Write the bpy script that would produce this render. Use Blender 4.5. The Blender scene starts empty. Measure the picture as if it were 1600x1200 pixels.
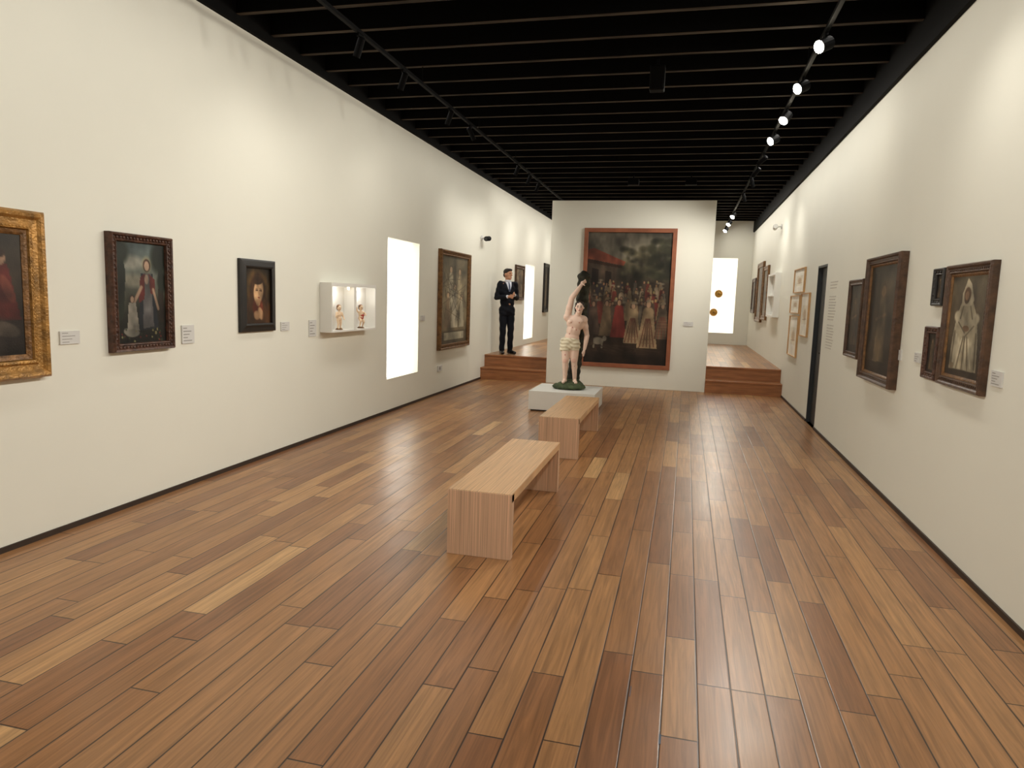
import bpy, bmesh, math, random
import numpy as np
from mathutils import Vector, Matrix
from mathutils.bvhtree import BVHTree
RD = math.radians
random.seed(4)
rng = np.random.default_rng(4)
sc = bpy.context.scene
col = sc.collection
sc.view_settings.view_transform = 'Standard'
sc.view_settings.look = 'None'
sc.view_settings.exposure = 0.1

# ------------------------------------------------------------------ camera
F = 1090.0
VPX, VPY, SL = 1073.0, 474.0, 0.0323
CH = 1.6
dY = Vector((VPX-800, 600-VPY, -F)).normalized()
dZ = Vector((SL, 1.0, (dY.x*SL+dY.y)/(-dY.z))).normalized()
dX = dY.cross(dZ)
M3 = Matrix((dX, dY, dZ))
cam = bpy.data.cameras.new('camera')
cam.sensor_fit = 'HORIZONTAL'
cam.sensor_width = 36
cam.lens = 36*F/1600
cam.clip_start = .05
co_ = bpy.data.objects.new('camera', cam)
col.objects.link(co_)
mw = M3.to_4x4()
mw.translation = Vector((0, 0, CH))
co_.matrix_world = mw
sc.camera = co_

def ray(u, v):
    return M3 @ Vector(((u-800)/F, (600-v)/F, -1))
def on(axis, val, u, v):
    r = ray(u, v)
    o = Vector((0, 0, CH))
    t = (val-o[axis])/r[axis]
    return o+r*t

# ------------------------------------------------------------------ layout
XL, XR = -3.85, 1.73
ZL, ZR = 3.82, 3.64
YB, YF = -3.0, 21.0
YP = 13.1
PX0, PX1, PZ = -2.54, .41, 3.42
PLAT = .46
ZC = 4.12

# ------------------------------------------------------------------ materials
def lin(c):
    out = []
    for x in c[:3]:
        x = x/255.0
        out.append(x/12.92 if x <= .04045 else ((x+.055)/1.055)**2.4)
    return out
def nodes(m):
    m.use_nodes = True
    nt = m.node_tree
    return nt, nt.nodes, nt.links
def mat(name, c, rough=.5, metal=0.0, var=.12, scale=8.0, bump=0.0, stretch=(1, 1, 1), bscale=None, spec=.5):
    m = bpy.data.materials.new(name)
    nt, N, L = nodes(m)
    b = N['Principled BSDF']
    tc = N.new('ShaderNodeTexCoord')
    mp = N.new('ShaderNodeMapping'); mp.inputs['Scale'].default_value = stretch
    L.new(tc.outputs['Object'], mp.inputs['Vector'])
    no = N.new('ShaderNodeTexNoise'); no.inputs['Scale'].default_value = scale; no.inputs['Detail'].default_value = 4
    L.new(mp.outputs['Vector'], no.inputs['Vector'])
    cr = N.new('ShaderNodeValToRGB')
    l = lin(c)
    cr.color_ramp.elements[0].position = .3
    cr.color_ramp.elements[1].position = .7
    cr.color_ramp.elements[0].color = [x*(1-var) for x in l]+[1]
    cr.color_ramp.elements[1].color = [min(1, x*(1+var)) for x in l]+[1]
    L.new(no.outputs['Fac'], cr.inputs['Fac'])
    L.new(cr.outputs['Color'], b.inputs['Base Color'])
    b.inputs['Roughness'].default_value = rough
    b.inputs['Metallic'].default_value = metal
    b.inputs['Specular IOR Level'].default_value = spec
    if bump:
        n2 = no
        if bscale:
            n2 = N.new('ShaderNodeTexNoise'); n2.inputs['Scale'].default_value = bscale; n2.inputs['Detail'].default_value = 3
            L.new(mp.outputs['Vector'], n2.inputs['Vector'])
        bp = N.new('ShaderNodeBump'); bp.inputs['Strength'].default_value = bump; bp.inputs['Distance'].default_value = .01
        L.new(n2.outputs['Fac'], bp.inputs['Height'])
        L.new(bp.outputs['Normal'], b.inputs['Normal'])
    return m
def emis(name, c, s):
    m = bpy.data.materials.new(name)
    nt, N, L = nodes(m)
    b = N['Principled BSDF']
    b.inputs['Base Color'].default_value = lin(c)+[1]
    b.inputs['Emission Color'].default_value = lin(c)+[1]
    b.inputs['Emission Strength'].default_value = s
    return m
def attr_mat(name, rough=.5, spec=.4, bump=.0):
    m = bpy.data.materials.new(name)
    nt, N, L = nodes(m)
    b = N['Principled BSDF']
    a = N.new('ShaderNodeAttribute'); a.attribute_name = 'Col'
    L.new(a.outputs['Color'], b.inputs['Base Color'])
    b.inputs['Roughness'].default_value = rough
    b.inputs['Specular IOR Level'].default_value = spec
    if bump:
        no = N.new('ShaderNodeTexNoise'); no.inputs['Scale'].default_value = 120
        tc = N.new('ShaderNodeTexCoord'); L.new(tc.outputs['Object'], no.inputs['Vector'])
        bp = N.new('ShaderNodeBump'); bp.inputs['Strength'].default_value = bump; bp.inputs['Distance'].default_value = .004
        L.new(no.outputs['Fac'], bp.inputs['Height']); L.new(bp.outputs['Normal'], b.inputs['Normal'])
    return m
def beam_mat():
    m = bpy.data.materials.new('beam_wood_lit_underside')
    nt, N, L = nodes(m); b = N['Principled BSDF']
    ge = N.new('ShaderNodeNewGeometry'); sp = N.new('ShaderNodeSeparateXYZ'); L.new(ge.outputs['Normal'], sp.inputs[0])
    mr = N.new('ShaderNodeMapRange'); mr.inputs['From Min'].default_value = -.35; mr.inputs['From Max'].default_value = -.75  # undersides lightened in the colour, standing in for light on the lower edges
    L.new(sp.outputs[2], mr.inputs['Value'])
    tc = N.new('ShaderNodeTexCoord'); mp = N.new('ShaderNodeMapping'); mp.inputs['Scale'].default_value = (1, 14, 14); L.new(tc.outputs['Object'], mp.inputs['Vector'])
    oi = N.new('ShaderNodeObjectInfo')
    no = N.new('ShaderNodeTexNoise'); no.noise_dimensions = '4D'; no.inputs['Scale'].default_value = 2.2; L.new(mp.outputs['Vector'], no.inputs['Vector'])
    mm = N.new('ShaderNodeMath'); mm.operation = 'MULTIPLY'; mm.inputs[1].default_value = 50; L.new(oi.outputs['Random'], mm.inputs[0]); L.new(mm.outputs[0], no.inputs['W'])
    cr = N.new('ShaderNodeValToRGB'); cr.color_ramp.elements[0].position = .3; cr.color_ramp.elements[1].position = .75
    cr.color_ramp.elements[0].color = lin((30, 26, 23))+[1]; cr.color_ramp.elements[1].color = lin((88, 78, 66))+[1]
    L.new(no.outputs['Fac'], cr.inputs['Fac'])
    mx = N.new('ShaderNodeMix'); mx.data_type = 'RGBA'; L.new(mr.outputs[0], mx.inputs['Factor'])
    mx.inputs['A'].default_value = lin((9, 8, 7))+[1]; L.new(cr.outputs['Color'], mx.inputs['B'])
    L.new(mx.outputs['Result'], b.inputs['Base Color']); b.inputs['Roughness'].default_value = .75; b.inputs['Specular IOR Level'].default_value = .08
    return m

def floor_mat():
    m = bpy.data.materials.new('plank_floor')
    nt, N, L = nodes(m)
    b = N['Principled BSDF']
    def mth(op, a, c=None, d=None):
        n = N.new('ShaderNodeMath'); n.operation = op
        for i, x in enumerate((a, c, d)):
            if x is None: continue
            if isinstance(x, (int, float)): n.inputs[i].default_value = x
            else: L.new(x, n.inputs[i])
        return n.outputs[0]
    tc = N.new('ShaderNodeTexCoord')
    sp = N.new('ShaderNodeSeparateXYZ'); L.new(tc.outputs['Object'], sp.inputs[0])
    x, y = sp.outputs[0], sp.outputs[1]
    W = .138
    xw = mth('DIVIDE', x, W)
    row = mth('FLOOR', xw)
    fx = mth('FRACT', xw)
    w1 = N.new('ShaderNodeTexWhiteNoise'); w1.noise_dimensions = '1D'; L.new(row, w1.inputs['W'])
    w2 = N.new('ShaderNodeTexWhiteNoise'); w2.noise_dimensions = '1D'; L.new(mth('ADD', row, 71.3), w2.inputs['W'])
    ln = mth('MULTIPLY_ADD', w2.outputs['Value'], 1.2, .75)
    yo = mth('ADD', mth('DIVIDE', y, ln), mth('MULTIPLY', w1.outputs['Value'], 17.0))
    idx = mth('FLOOR', yo)
    fy = mth('FRACT', yo)
    cb = N.new('ShaderNodeCombineXYZ'); L.new(row, cb.inputs[0]); L.new(idx, cb.inputs[1])
    w3 = N.new('ShaderNodeTexWhiteNoise'); w3.noise_dimensions = '2D'; L.new(cb.outputs[0], w3.inputs['Vector'])
    v = w3.outputs['Value']
    cr = N.new('ShaderNodeValToRGB')
    e = cr.color_ramp.elements
    stops = [(0, (130, 86, 54)), (.15, (144, 99, 63)), (.5, (158, 113, 72)), (.88, (168, 123, 79)), (.965, (180, 136, 90)), (1, (204, 164, 114))]
    while len(e) < len(stops): e.new(.5)
    for el, (p, c) in zip(e, stops):
        el.position = p; el.color = lin(c)+[1]
    L.new(v, cr.inputs['Fac'])
    gv = N.new('ShaderNodeCombineXYZ')
    L.new(mth('MULTIPLY', x, 46.0), gv.inputs[0])
    L.new(mth('ADD', mth('MULTIPLY', y, 1.7), mth('MULTIPLY', v, 37.0)), gv.inputs[1])
    L.new(mth('MULTIPLY', v, 11.0), gv.inputs[2])
    g = N.new('ShaderNodeTexNoise'); g.inputs['Scale'].default_value = 1.0; g.inputs['Detail'].default_value = 7; g.inputs['Roughness'].default_value = .62; g.inputs['Distortion'].default_value = .9
    L.new(gv.outputs[0], g.inputs['Vector'])
    gm = N.new('ShaderNodeMapRange'); gm.inputs['From Min'].default_value = .3; gm.inputs['From Max'].default_value = .7
    gm.inputs['To Min'].default_value = .64; gm.inputs['To Max'].default_value = 1.3
    L.new(g.outputs['Fac'], gm.inputs['Value'])
    mx = N.new('ShaderNodeVectorMath'); mx.operation = 'SCALE'
    L.new(cr.outputs['Color'], mx.inputs[0]); L.new(gm.outputs[0], mx.inputs['Scale'])
    dx = mth('MULTIPLY', mth('MINIMUM', fx, mth('SUBTRACT', 1.0, fx)), W)
    dy = mth('MULTIPLY', mth('MINIMUM', fy, mth('SUBTRACT', 1.0, fy)), ln)
    d = mth('MINIMUM', dx, dy)
    # worn seams: the gap width wanders along the boards
    wn = N.new('ShaderNodeTexNoise'); wn.inputs['Scale'].default_value = 2.5; L.new(tc.outputs['Object'], wn.inputs['Vector'])
    sm = N.new('ShaderNodeMapRange'); sm.inputs['From Min'].default_value = .0010
    L.new(mth('MULTIPLY_ADD', wn.outputs['Fac'], .007, .0014), sm.inputs['From Max'])
    L.new(d, sm.inputs['Value'])
    mix = N.new('ShaderNodeMix'); mix.data_type = 'RGBA'
    L.new(sm.outputs[0], mix.inputs['Factor'])
    mix.inputs['A'].default_value = lin((30, 18, 11))+[1]
    L.new(mx.outputs[0], mix.inputs['B'])
    L.new(mix.outputs['Result'], b.inputs['Base Color'])
    n2 = N.new('ShaderNodeTexNoise'); n2.inputs['Scale'].default_value = 3
    L.new(tc.outputs['Object'], n2.inputs['Vector'])
    rr = mth('ADD', mth('MULTIPLY', n2.outputs['Fac'], .12), mth('MULTIPLY', v, .03))
    L.new(mth('ADD', rr, .25), b.inputs['Roughness'])
    b.inputs['Specular IOR Level'].default_value = .6
    hh = mth('ADD', sm.outputs[0], mth('MULTIPLY', g.outputs['Fac'], .14))
    hh = mth('ADD', hh, mth('MULTIPLY', v, .08))
    bp = N.new('ShaderNodeBump'); bp.inputs['Strength'].default_value = .18; bp.inputs['Distance'].default_value = .003
    L.new(hh, bp.inputs['Height']); L.new(bp.outputs['Normal'], b.inputs['Normal'])
    return m

M = {}
M['wall'] = mat('wall_paint', (231, 230, 218), .85, var=.012, scale=1.5, spec=.15)
M['floor'] = floor_mat()
M['deck'] = mat('ceiling_black', (5, 4, 4), .9, var=.2, spec=.03)
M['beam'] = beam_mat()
M['blacktrim'] = mat('black_trim', (9, 8, 7), .8, spec=.1)
M['black'] = mat('black_metal', (6, 6, 6), .7, var=.1, spec=.1)
M['base'] = mat('base_dark', (52, 38, 28), .6)
M['door'] = mat('door_slate', (44, 48, 50), .5, var=.06)
M['step'] = mat('step_wood', (154, 102, 64), .34, var=.28, scale=3, stretch=(1, 12, 12), bump=.05)
M['ply'] = mat('plywood', (192, 152, 110), .36, var=.32, scale=2.4, stretch=(70, .8, .8), bump=.05)
M['plyend'] = mat('plywood_edge', (206, 168, 138), .45, var=.32, scale=2.4, stretch=(110, .6, .5), bump=.05)
M['white'] = mat('white_lacquer', (236, 235, 229), .5, var=.01)
M['card'] = mat('card_white', (210, 209, 205), .6, var=.02)
M['ink'] = mat('card_ink', (140, 137, 130), .8)
M['ink2'] = mat('wall_text_ink', (196, 191, 181), .8)
M['gold'] = mat('frame_gold', (158, 116, 58), .4, .4, var=.45, scale=14, bump=.5, bscale=60)
M['goldmedal'] = mat('medal_gold', (206, 158, 70), .4, .2, var=.4, scale=20, bump=.3)
M['carved'] = mat('frame_carved', (78, 50, 36), .45, .1, var=.5, scale=26, bump=.7, bscale=50)
M['ebony'] = mat('frame_ebony', (28, 24, 21), .4, var=.3)
M['brownframe'] = mat('frame_brown', (78, 54, 36), .42, .1, var=.4, scale=18, bump=.4, bscale=60)
M['oldgold'] = mat('frame_old_gold', (116, 82, 46), .42, .3, var=.45, scale=20, bump=.5, bscale=70)
M['redwood'] = mat('frame_red_wood', (142, 84, 56), .45, var=.2, scale=6)
M['lightwood'] = mat('frame_light_wood', (196, 156, 106), .5, var=.12)
M['paint'] = attr_mat('oil_paint', .45, .3, .15)
M['flesh'] = attr_mat('painted_flesh', .5, .4)
M['cloth'] = attr_mat('painted_cloth', .6, .3)
M['suit'] = mat('suit_navy', (20, 22, 30), .8, var=.15, scale=30, spec=.2)
M['lapel'] = mat('suit_lapel', (26, 28, 38), .75, spec=.2)
M['shirt'] = mat('shirt_white', (214, 218, 228), .8, var=.03)
M['hairm'] = mat('hair_black', (24, 18, 16), .5, var=.3, scale=40, bump=.4)
M['shoe'] = mat('shoe_black', (14, 13, 13), .3)
M['hairs'] = mat('statue_hair', (46, 32, 24), .6, var=.35, scale=30, bump=.6)
M['hairf'] = mat('figurine_hair', (120, 84, 56), .6, var=.35, scale=60, bump=.4)
M['bark'] = mat('trunk_green', (46, 46, 34), .75, var=.5, scale=12, bump=1.0, bscale=18)
M['rock'] = mat('rock_green', (66, 78, 50), .8, var=.5, scale=14, bump=1.0, bscale=20)
M['drape'] = mat('drapery_red', (176, 70, 58), .6)
M['lamp_on'] = emis('lamp_lens_lit', (255, 242, 214), 140)
M['lamp_in'] = emis('lamp_lens_shielded', (255, 240, 210), .2)
M['lamp_off'] = mat('lamp_lens_dark', (40, 40, 42), .2)
M['window'] = emis('window_glow', (255, 252, 241), 2.3)
M['window_far'] = emis('window_glow_cream', (255, 249, 232), 1.1)
M['caselamp'] = emis('case_lamp', (255, 240, 210), 4)
M['blue'] = mat('blue_tape', (84, 96, 112), .6)
def tie_mat():
    m = bpy.data.materials.new('tie_striped'); nt, N, L = nodes(m); b = N['Principled BSDF']
    tc = N.new('ShaderNodeTexCoord'); wv = N.new('ShaderNodeTexWave'); wv.inputs['Scale'].default_value = 22; wv.bands_direction = 'DIAGONAL'
    L.new(tc.outputs['Object'], wv.inputs['Vector'])
    cr = N.new('ShaderNodeValToRGB'); cr.color_ramp.elements[0].color = lin((30, 38, 62))+[1]; cr.color_ramp.elements[1].color = lin((84, 98, 130))+[1]
    L.new(wv.outputs['Fac'], cr.inputs['Fac']); L.new(cr.outputs['Color'], b.inputs['Base Color'])
    return m
M['tie'] = tie_mat()

# ------------------------------------------------------------------ mesh helpers
def tag(o, label, cat, group=None):
    o['label'] = label; o['category'] = cat
    if group: o['group'] = group
    return o
def thing(name, label, cat, loc=(0, 0, 0), rz=0, group=None):
    o = bpy.data.objects.new(name, None); col.objects.link(o)
    o.empty_display_size = .1
    o.location = loc; o.rotation_euler = (0, 0, rz)
    return tag(o, label, cat, group)

class MB:
    def __init__(s): s.bm = bmesh.new()
    def box(s, x0, x1, y0, y1, z0, z1, bev=0, mi=0):
        if bev:
            r = bmesh.ops.create_cube(s.bm, size=1)
            vs = r['verts']
            for v in vs:
                v.co = Vector(((x0+x1)/2+v.co.x*(x1-x0), (y0+y1)/2+v.co.y*(y1-y0), (z0+z1)/2+v.co.z*(z1-z0)))
            es = list({e for v in vs for e in v.link_edges})
            bmesh.ops.bevel(s.bm, geom=es, offset=bev, segments=2, affect='EDGES', profile=.5)
        else:
            v = [s.bm.verts.new((x, y, z)) for z in (z0, z1) for y in (y0, y1) for x in (x0, x1)]
            for q in ((0, 2, 3, 1), (4, 5, 7, 6), (0, 1, 5, 4), (1, 3, 7, 5), (3, 2, 6, 7), (2, 0, 4, 6)):
                f = s.bm.faces.new([v[i] for i in q]); f.material_index = mi
        return s
    def tube(s, p0, p1, r0, r1=None, seg=14, caps=True):
        p0, p1 = Vector(p0), Vector(p1)
        d = p1-p0
        mt = Matrix.Translation((p0+p1)/2) @ d.to_track_quat('Z', 'Y').to_matrix().to_4x4()
        bmesh.ops.create_cone(s.bm, cap_ends=caps, segments=seg, radius1=r0, radius2=r0 if r1 is None else r1, depth=d.length, matrix=mt)
        return s
    def sphere(s, c, r, rot=None, sub=2):
        if isinstance(r, (int, float)): r = (r, r, r)
        mt = Matrix.Translation(c) @ (rot.to_4x4() if rot else Matrix.Identity(4)) @ Matrix.Diagonal((r[0], r[1], r[2], 1))
        bmesh.ops.create_icosphere(s.bm, subdivisions=sub, radius=1, matrix=mt)
        return s
    def capsule(s, p0, p1, r0, r1, seg=14):
        p0, p1 = Vector(p0), Vector(p1)
        d = p1-p0
        q = d.to_track_quat('Z', 'Y').to_matrix()
        prof = []
        for k in range(1, 5):
            a = -math.pi/2+k*math.pi/8
            prof.append((r0*math.cos(a), r0*math.sin(a)))
        for k in range(0, 4):
            a = k*math.pi/8
            prof.append((r1*math.cos(a), d.length+r1*math.sin(a)))
        bot = s.bm.verts.new(p0+q @ Vector((0, 0, -r0)))
        top = s.bm.verts.new(p0+q @ Vector((0, 0, d.length+r1)))
        rings = [[s.bm.verts.new(p0+q @ Vector((r*math.cos(2*math.pi*j/seg), r*math.sin(2*math.pi*j/seg), h))) for j in range(seg)] for r, h in prof]
        for j in range(seg):
            k = (j+1) % seg
            s.bm.faces.new((bot, rings[0][k], rings[0][j]))
            s.bm.faces.new((top, rings[-1][j], rings[-1][k]))
            for a in range(len(rings)-1):
                s.bm.faces.new((rings[a][j], rings[a][k], rings[a+1][k], rings[a+1][j]))
        return s
    def lathe(s, prof, c=(0, 0, 0), seg=24, axis='Z'):
        rings = []
        for r, h in prof:
            ring = []
            for j in range(seg):
                a = 2*math.pi*j/seg
                p = (r*math.cos(a), r*math.sin(a), h) if axis == 'Z' else (r*math.cos(a), h, r*math.sin(a))
                ring.append(s.bm.verts.new(Vector(p)+Vector(c)))
            rings.append(ring)
        for a in range(len(rings)-1):
            for j in range(seg):
                k = (j+1) % seg
                s.bm.faces.new((rings[a][j], rings[a][k], rings[a+1][k], rings[a+1][j]))
        return s
    def build(s, name, m, parent=None, smooth=False, loc=None, rz=0):
        bmesh.ops.recalc_face_normals(s.bm, faces=s.bm.faces)
        me = bpy.data.meshes.new(name)
        s.bm.to_mesh(me); s.bm.free()
        for x in (m if isinstance(m, list) else [m]): me.materials.append(x)
        if smooth:
            me.polygons.foreach_set('use_smooth', [True]*len(me.polygons))
        o = bpy.data.objects.new(name, me); col.objects.link(o)
        if parent: o.parent = parent
        if loc: o.location = loc
        o.rotation_euler.z = rz
        return o
def struct(mb, name, m, **k):
    o = mb.build(name, m, **k)
    o['kind'] = 'structure'
    return o

def blob(name, prims, voxel, m, parent=None, smooth=4, colfn=None, disp=None, clampz=None):
    mb = MB()
    for p in prims:
        if p[0] == 'e': mb.sphere(p[1], p[2], p[3] if len(p) > 3 else None, 3)
        else: mb.capsule(*p[1:])
    me0 = bpy.data.meshes.new('tmp'); mb.bm.to_mesh(me0); mb.bm.free()
    ob = bpy.data.objects.new('tmp', me0); col.objects.link(ob)
    r = ob.modifiers.new('r', 'REMESH'); r.mode = 'VOXEL'; r.voxel_size = voxel
    if smooth:
        sm = ob.modifiers.new('s', 'SMOOTH'); sm.factor = .5; sm.iterations = smooth
    dg = bpy.context.evaluated_depsgraph_get(); dg.update()
    me = bpy.data.meshes.new_from_object(ob.evaluated_get(dg))
    bpy.data.objects.remove(ob); bpy.data.meshes.remove(me0)
    n = len(me.vertices)
    co = np.zeros(n*3, dtype=np.float32); me.vertices.foreach_get('co', co); co = co.reshape(-1, 3)
    if disp is not None:
        nr = np.zeros(n*3, dtype=np.float32); me.vertices.foreach_get('normal', nr); nr = nr.reshape(-1, 3)
        co = co+nr*disp(co)[:, None]
    if clampz is not None: co[:, 2] = np.maximum(co[:, 2], clampz)
    me.vertices.foreach_set('co', co.astype(np.float32).ravel())
    if colfn is not None:
        c = colfn(co)
        setcol(me, c)
    me.materials.clear(); me.materials.append(m)
    me.polygons.foreach_set('use_smooth', [True]*len(me.polygons))
    me.update()
    me.name = name
    o = bpy.data.objects.new(name, me); col.objects.link(o)
    if parent: o.parent = parent
    return o
def setcol(me, c):
    c = np.clip(np.asarray(c), 0, 1)
    l = np.where(c <= .04045, c/12.92, ((c+.055)/1.055)**2.4)
    a = me.color_attributes.new('Col', 'FLOAT_COLOR', 'POINT')
    full = np.ones((len(c), 4), dtype=np.float32); full[:, :3] = l
    a.data.foreach_set('color', full.ravel())
def spots(base, lst):
    def fn(co):
        c = np.ones((len(co), 3))*np.array(base)/255.
        for (p, r, k) in lst:
            rr = np.array(r if hasattr(r, '__len__') else (r, r, r))
            d = np.sqrt((((co-np.array(p))/rr)**2).sum(1))
            a = np.clip((1.15-d)/.3, 0, 1)[:, None]
            c = c*(1-a)+np.array(k)/255.*a
        return c
    return fn

# ------------------------------------------------------------------ room shell
def quad_rect(axis, val, q):
    P = [on(axis, val, *p) for p in q]
    h = 1 if axis == 0 else 0
    return ((P[0][h]+P[3][h])/2, (P[1][h]+P[2][h])/2, (P[2].z+P[3].z)/2, (P[0].z+P[1].z)/2)
def wall_cells(holes, a0, a1, z0, z1):
    As = sorted({a0, a1} | {h[0] for h in holes} | {h[1] for h in holes})
    Zs = sorted({z0, z1} | {h[2] for h in holes} | {h[3] for h in holes})
    for i in range(len(As)-1):
        for j in range(len(Zs)-1):
            am, zm = (As[i]+As[i+1])/2, (Zs[j]+Zs[j+1])/2
            if any(h[0] < am < h[1] and h[2] < zm < h[3] for h in holes): continue
            yield As[i], As[i+1], Zs[j], Zs[j+1]
TH = .12
W1 = quad_rect(0, XL, [(606, 372), (656, 380), (652, 582), (604, 592)])
W2 = quad_rect(0, XL, [(820, 413), (834, 415), (833, 527), (819, 530)])
mb = MB()
for a, b, c, d in wall_cells([W1, W2], YB, YF+.5, -.02, ZL): mb.box(XL-TH, XL, a, b, c, d)
struct(mb, 'wall_left', M['wall'])
for i, w in enumerate((W1, W2)):
    mb = MB(); mb.box(XL-TH-.05, XL-TH, w[0]-.05, w[1]+.05, w[2]-.05, w[3]+.05)
    struct(mb, 'window_%d' % (i+1), M['window'])
D = quad_rect(0, XR, [(1280, 414), (1294, 414), (1272, 660), (1258, 656)])
D = (D[1], D[0], 0.0, D[3])
mb = MB()
for a, b, c, d in wall_cells([D], YB, YF+.5, -.02, ZR):
    mb.box(XR, XR+TH, a, b, c, d)
struct(mb, 'wall_right', M['wall'])
mb = MB(); mb.box(XR+.05, XR+.10, D[0], D[1], 0, D[3])
mb.box(XR, XR+.05, D[0], D[0]+.03, 0, D[3]); mb.box(XR, XR+.05, D[1]-.03, D[1], 0, D[3]); mb.box(XR, XR+.05, D[0], D[1], D[3]-.03, D[3])
dr = struct(mb, 'door_1', M['door'])
mb = MB(); mb.tube((XR+.05, D[0]+.1, 1.0), (XR+.02, D[0]+.1, 1.0), .01).tube((XR+.02, D[0]+.1, 1.0), (XR+.02, D[0]+.2, 1.0), .008)
mb.build('handle', M['black'], dr)
WB = quad_rect(1, YF, [(1098, 403), (1153, 403), (1146, 520), (1092, 520)])
mb = MB()
for a, b, c, d in wall_cells([WB], XL, XR, -.02, ZC): mb.box(a, b, YF, YF+TH, c, d)
struct(mb, 'wall_far', M['wall'])
mb = MB(); mb.box(WB[0]-.05, WB[1]+.05, YF+TH, YF+TH+.05, WB[2]-.05, WB[3]+.05)
struct(mb, 'window_3', M['window_far'])
mb = MB(); mb.box(XL-TH, XR+TH, YB-.2, YB, -.02, ZC)
struct(mb, 'wall_back', M['wall'])
mb = MB(); mb.box(PX0, PX1, YP, YP+.5, 0, PZ, .004)
struct(mb, 'wall_partition', M['wall'])
mb = MB(); mb.box(XL-TH, XR+TH, YB-.2, YF+.3, -.12, 0)
struct(mb, 'floor', M['floor'])
Y2 = YP+.28
mb = MB(); mb.box(XL, PX0, Y2, YP+.5, 0, PLAT); mb.box(PX1, XR, Y2, YP+.5, 0, PLAT); mb.box(XL, XR, YP+.5, YF, 0, PLAT)
struct(mb, 'floor_upper', M['floor'])
mb = MB(); mb.box(XL-TH, XR+TH, YB-.2, YF+.4, ZC, ZC+.1)
struct(mb, 'ceiling', M['deck'])
mb = MB(); mb.box(XL-TH, XL+.04, YB, YF, ZL, ZC); struct(mb, 'trim_1', M['blacktrim'])
mb = MB(); mb.box(XR-.04, XR+TH, YB, YF, ZR, ZC); struct(mb, 'trim_2', M['blacktrim'])
mb = MB(); mb.box(XL, XL+.012, YB, YP-.03, 0, .035); struct(mb, 'shadow_gap_left', M['base'])  # dark strips stand in for the shadow gap along the wall foot
mb = MB(); mb.box(XR-.012, XR, YB, D[0], 0, .035); mb.box(XR-.012, XR, D[1], YP-.03, 0, .035); struct(mb, 'shadow_gap_right', M['base'])

# steps
for nm, x0, x1, lab in (('l', XL, PX0, 'brown wooden double step left of the white partition, beneath the suited man'),
                        ('r', PX1, XR, 'brown wooden double step right of the white partition')):
    t = thing('wooden_steps', lab, 'steps', ((x0+x1)/2, YP, 0))
    h = (x1-x0)/2
    MB().box(-h, h, -.02, 0, 0, PLAT/2-.03).build('riser', M['step'], t)
    MB().box(-h, h, -.035, .28, PLAT/2-.03, PLAT/2, .006).build('tread', M['step'], t)
    MB().box(-h, h, .26, .28, PLAT/2, PLAT-.03).build('riser', M['step'], t)
    MB().box(-h, h, .245, .34, PLAT-.03, PLAT+.004, .006).build('nosing', M['step'], t)

# beams
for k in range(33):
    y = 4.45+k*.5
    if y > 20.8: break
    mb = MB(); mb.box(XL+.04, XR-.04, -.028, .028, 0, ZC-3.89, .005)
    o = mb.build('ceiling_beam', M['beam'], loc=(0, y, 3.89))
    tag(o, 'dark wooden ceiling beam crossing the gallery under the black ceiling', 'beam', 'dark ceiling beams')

# ------------------------------------------------------------------ tracks and spotlights
TX = {'L': -2.74, 'R': .92}
TZ = 3.72
for s, lab in (('L', 'black lighting track along the left side of the dark ceiling'), ('R', 'black lighting track along the right side of the dark ceiling')):
    t = thing('lighting_track', lab, 'light track', (TX[s], 0, TZ))
    MB().box(-.016, .016, YB+.2, YF-.1, -.012, .018).build('rail', M['black'], t)
    for y in np.arange(-1.05, 20.8, 2.0):
        MB().tube((0, y, .018), (0, y, 3.9-TZ), .005).build('hanger', M['black'], t)
ORD = ['first', 'second', 'third', 'fourth', 'fifth', 'sixth', 'seventh', 'eighth', 'ninth', 'tenth', 'eleventh', 'twelfth', 'thirteenth', 'fourteenth']
def spot_head(s, y, target, power, ang, lit, label, group, blend=1.0, color=(1, .95, .865), soft=.05):
    t = thing('track_spotlight', label, 'spotlight', (TX[s], y, TZ-.012), 0, group)
    piv = Vector((0, 0, -.08))
    wp = Vector((TX[s], y, TZ-.092))
    d = (Vector(target)-wp).normalized()
    MB().box(-.012, .012, -.045, .045, -.025, 0, .003).build('adapter', M['black'], t)
    MB().tube((0, 0, -.02), piv, .007).build('stem', M['black'], t)
    R0 = .050 if lit else .030
    hb = MB().tube(piv-d*.05, piv+d*.06, R0).tube(piv-d*.062, piv-d*.05, R0*.7, R0)
    if lit: hb.tube(piv+d*.058, piv+d*.062, R0+.003)
    else: hb.tube(piv+d*.06, piv+d*.10, R0, caps=False)
    ho = hb.build('housing', M['black'], t, False)
    MB().tube(piv+d*.0622, piv+d*.065, R0-.003).build('lens', M['lamp_on'] if lit else M['lamp_in'], ho)
    if power:
        l = bpy.data.lights.new('spot', 'SPOT'); l.energy = power; l.color = color
        l.spot_size = RD(ang); l.spot_blend = blend; l.shadow_soft_size = soft
        o = bpy.data.objects.new('spot_lamp', l); col.objects.link(o)
        o.location = wp+d*.14
        o.rotation_euler = d.to_track_quat('-Z', 'Y').to_euler()
left = [(-1.4, 0, 150), (0.8, 0, 95), (2.2, 0, 95), (3.6, 0, 95), (5.55, 1, 22), (6.47, 1, 12), (7.82, 1, 16), (9.17, 1, 90), (11.1, 1, 28), (11.97, 1, 24), (12.7, 1, 26), (15., 1, 34), (17.2, 1, 34), (19.3, 1, 34)]
n = 0
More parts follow.
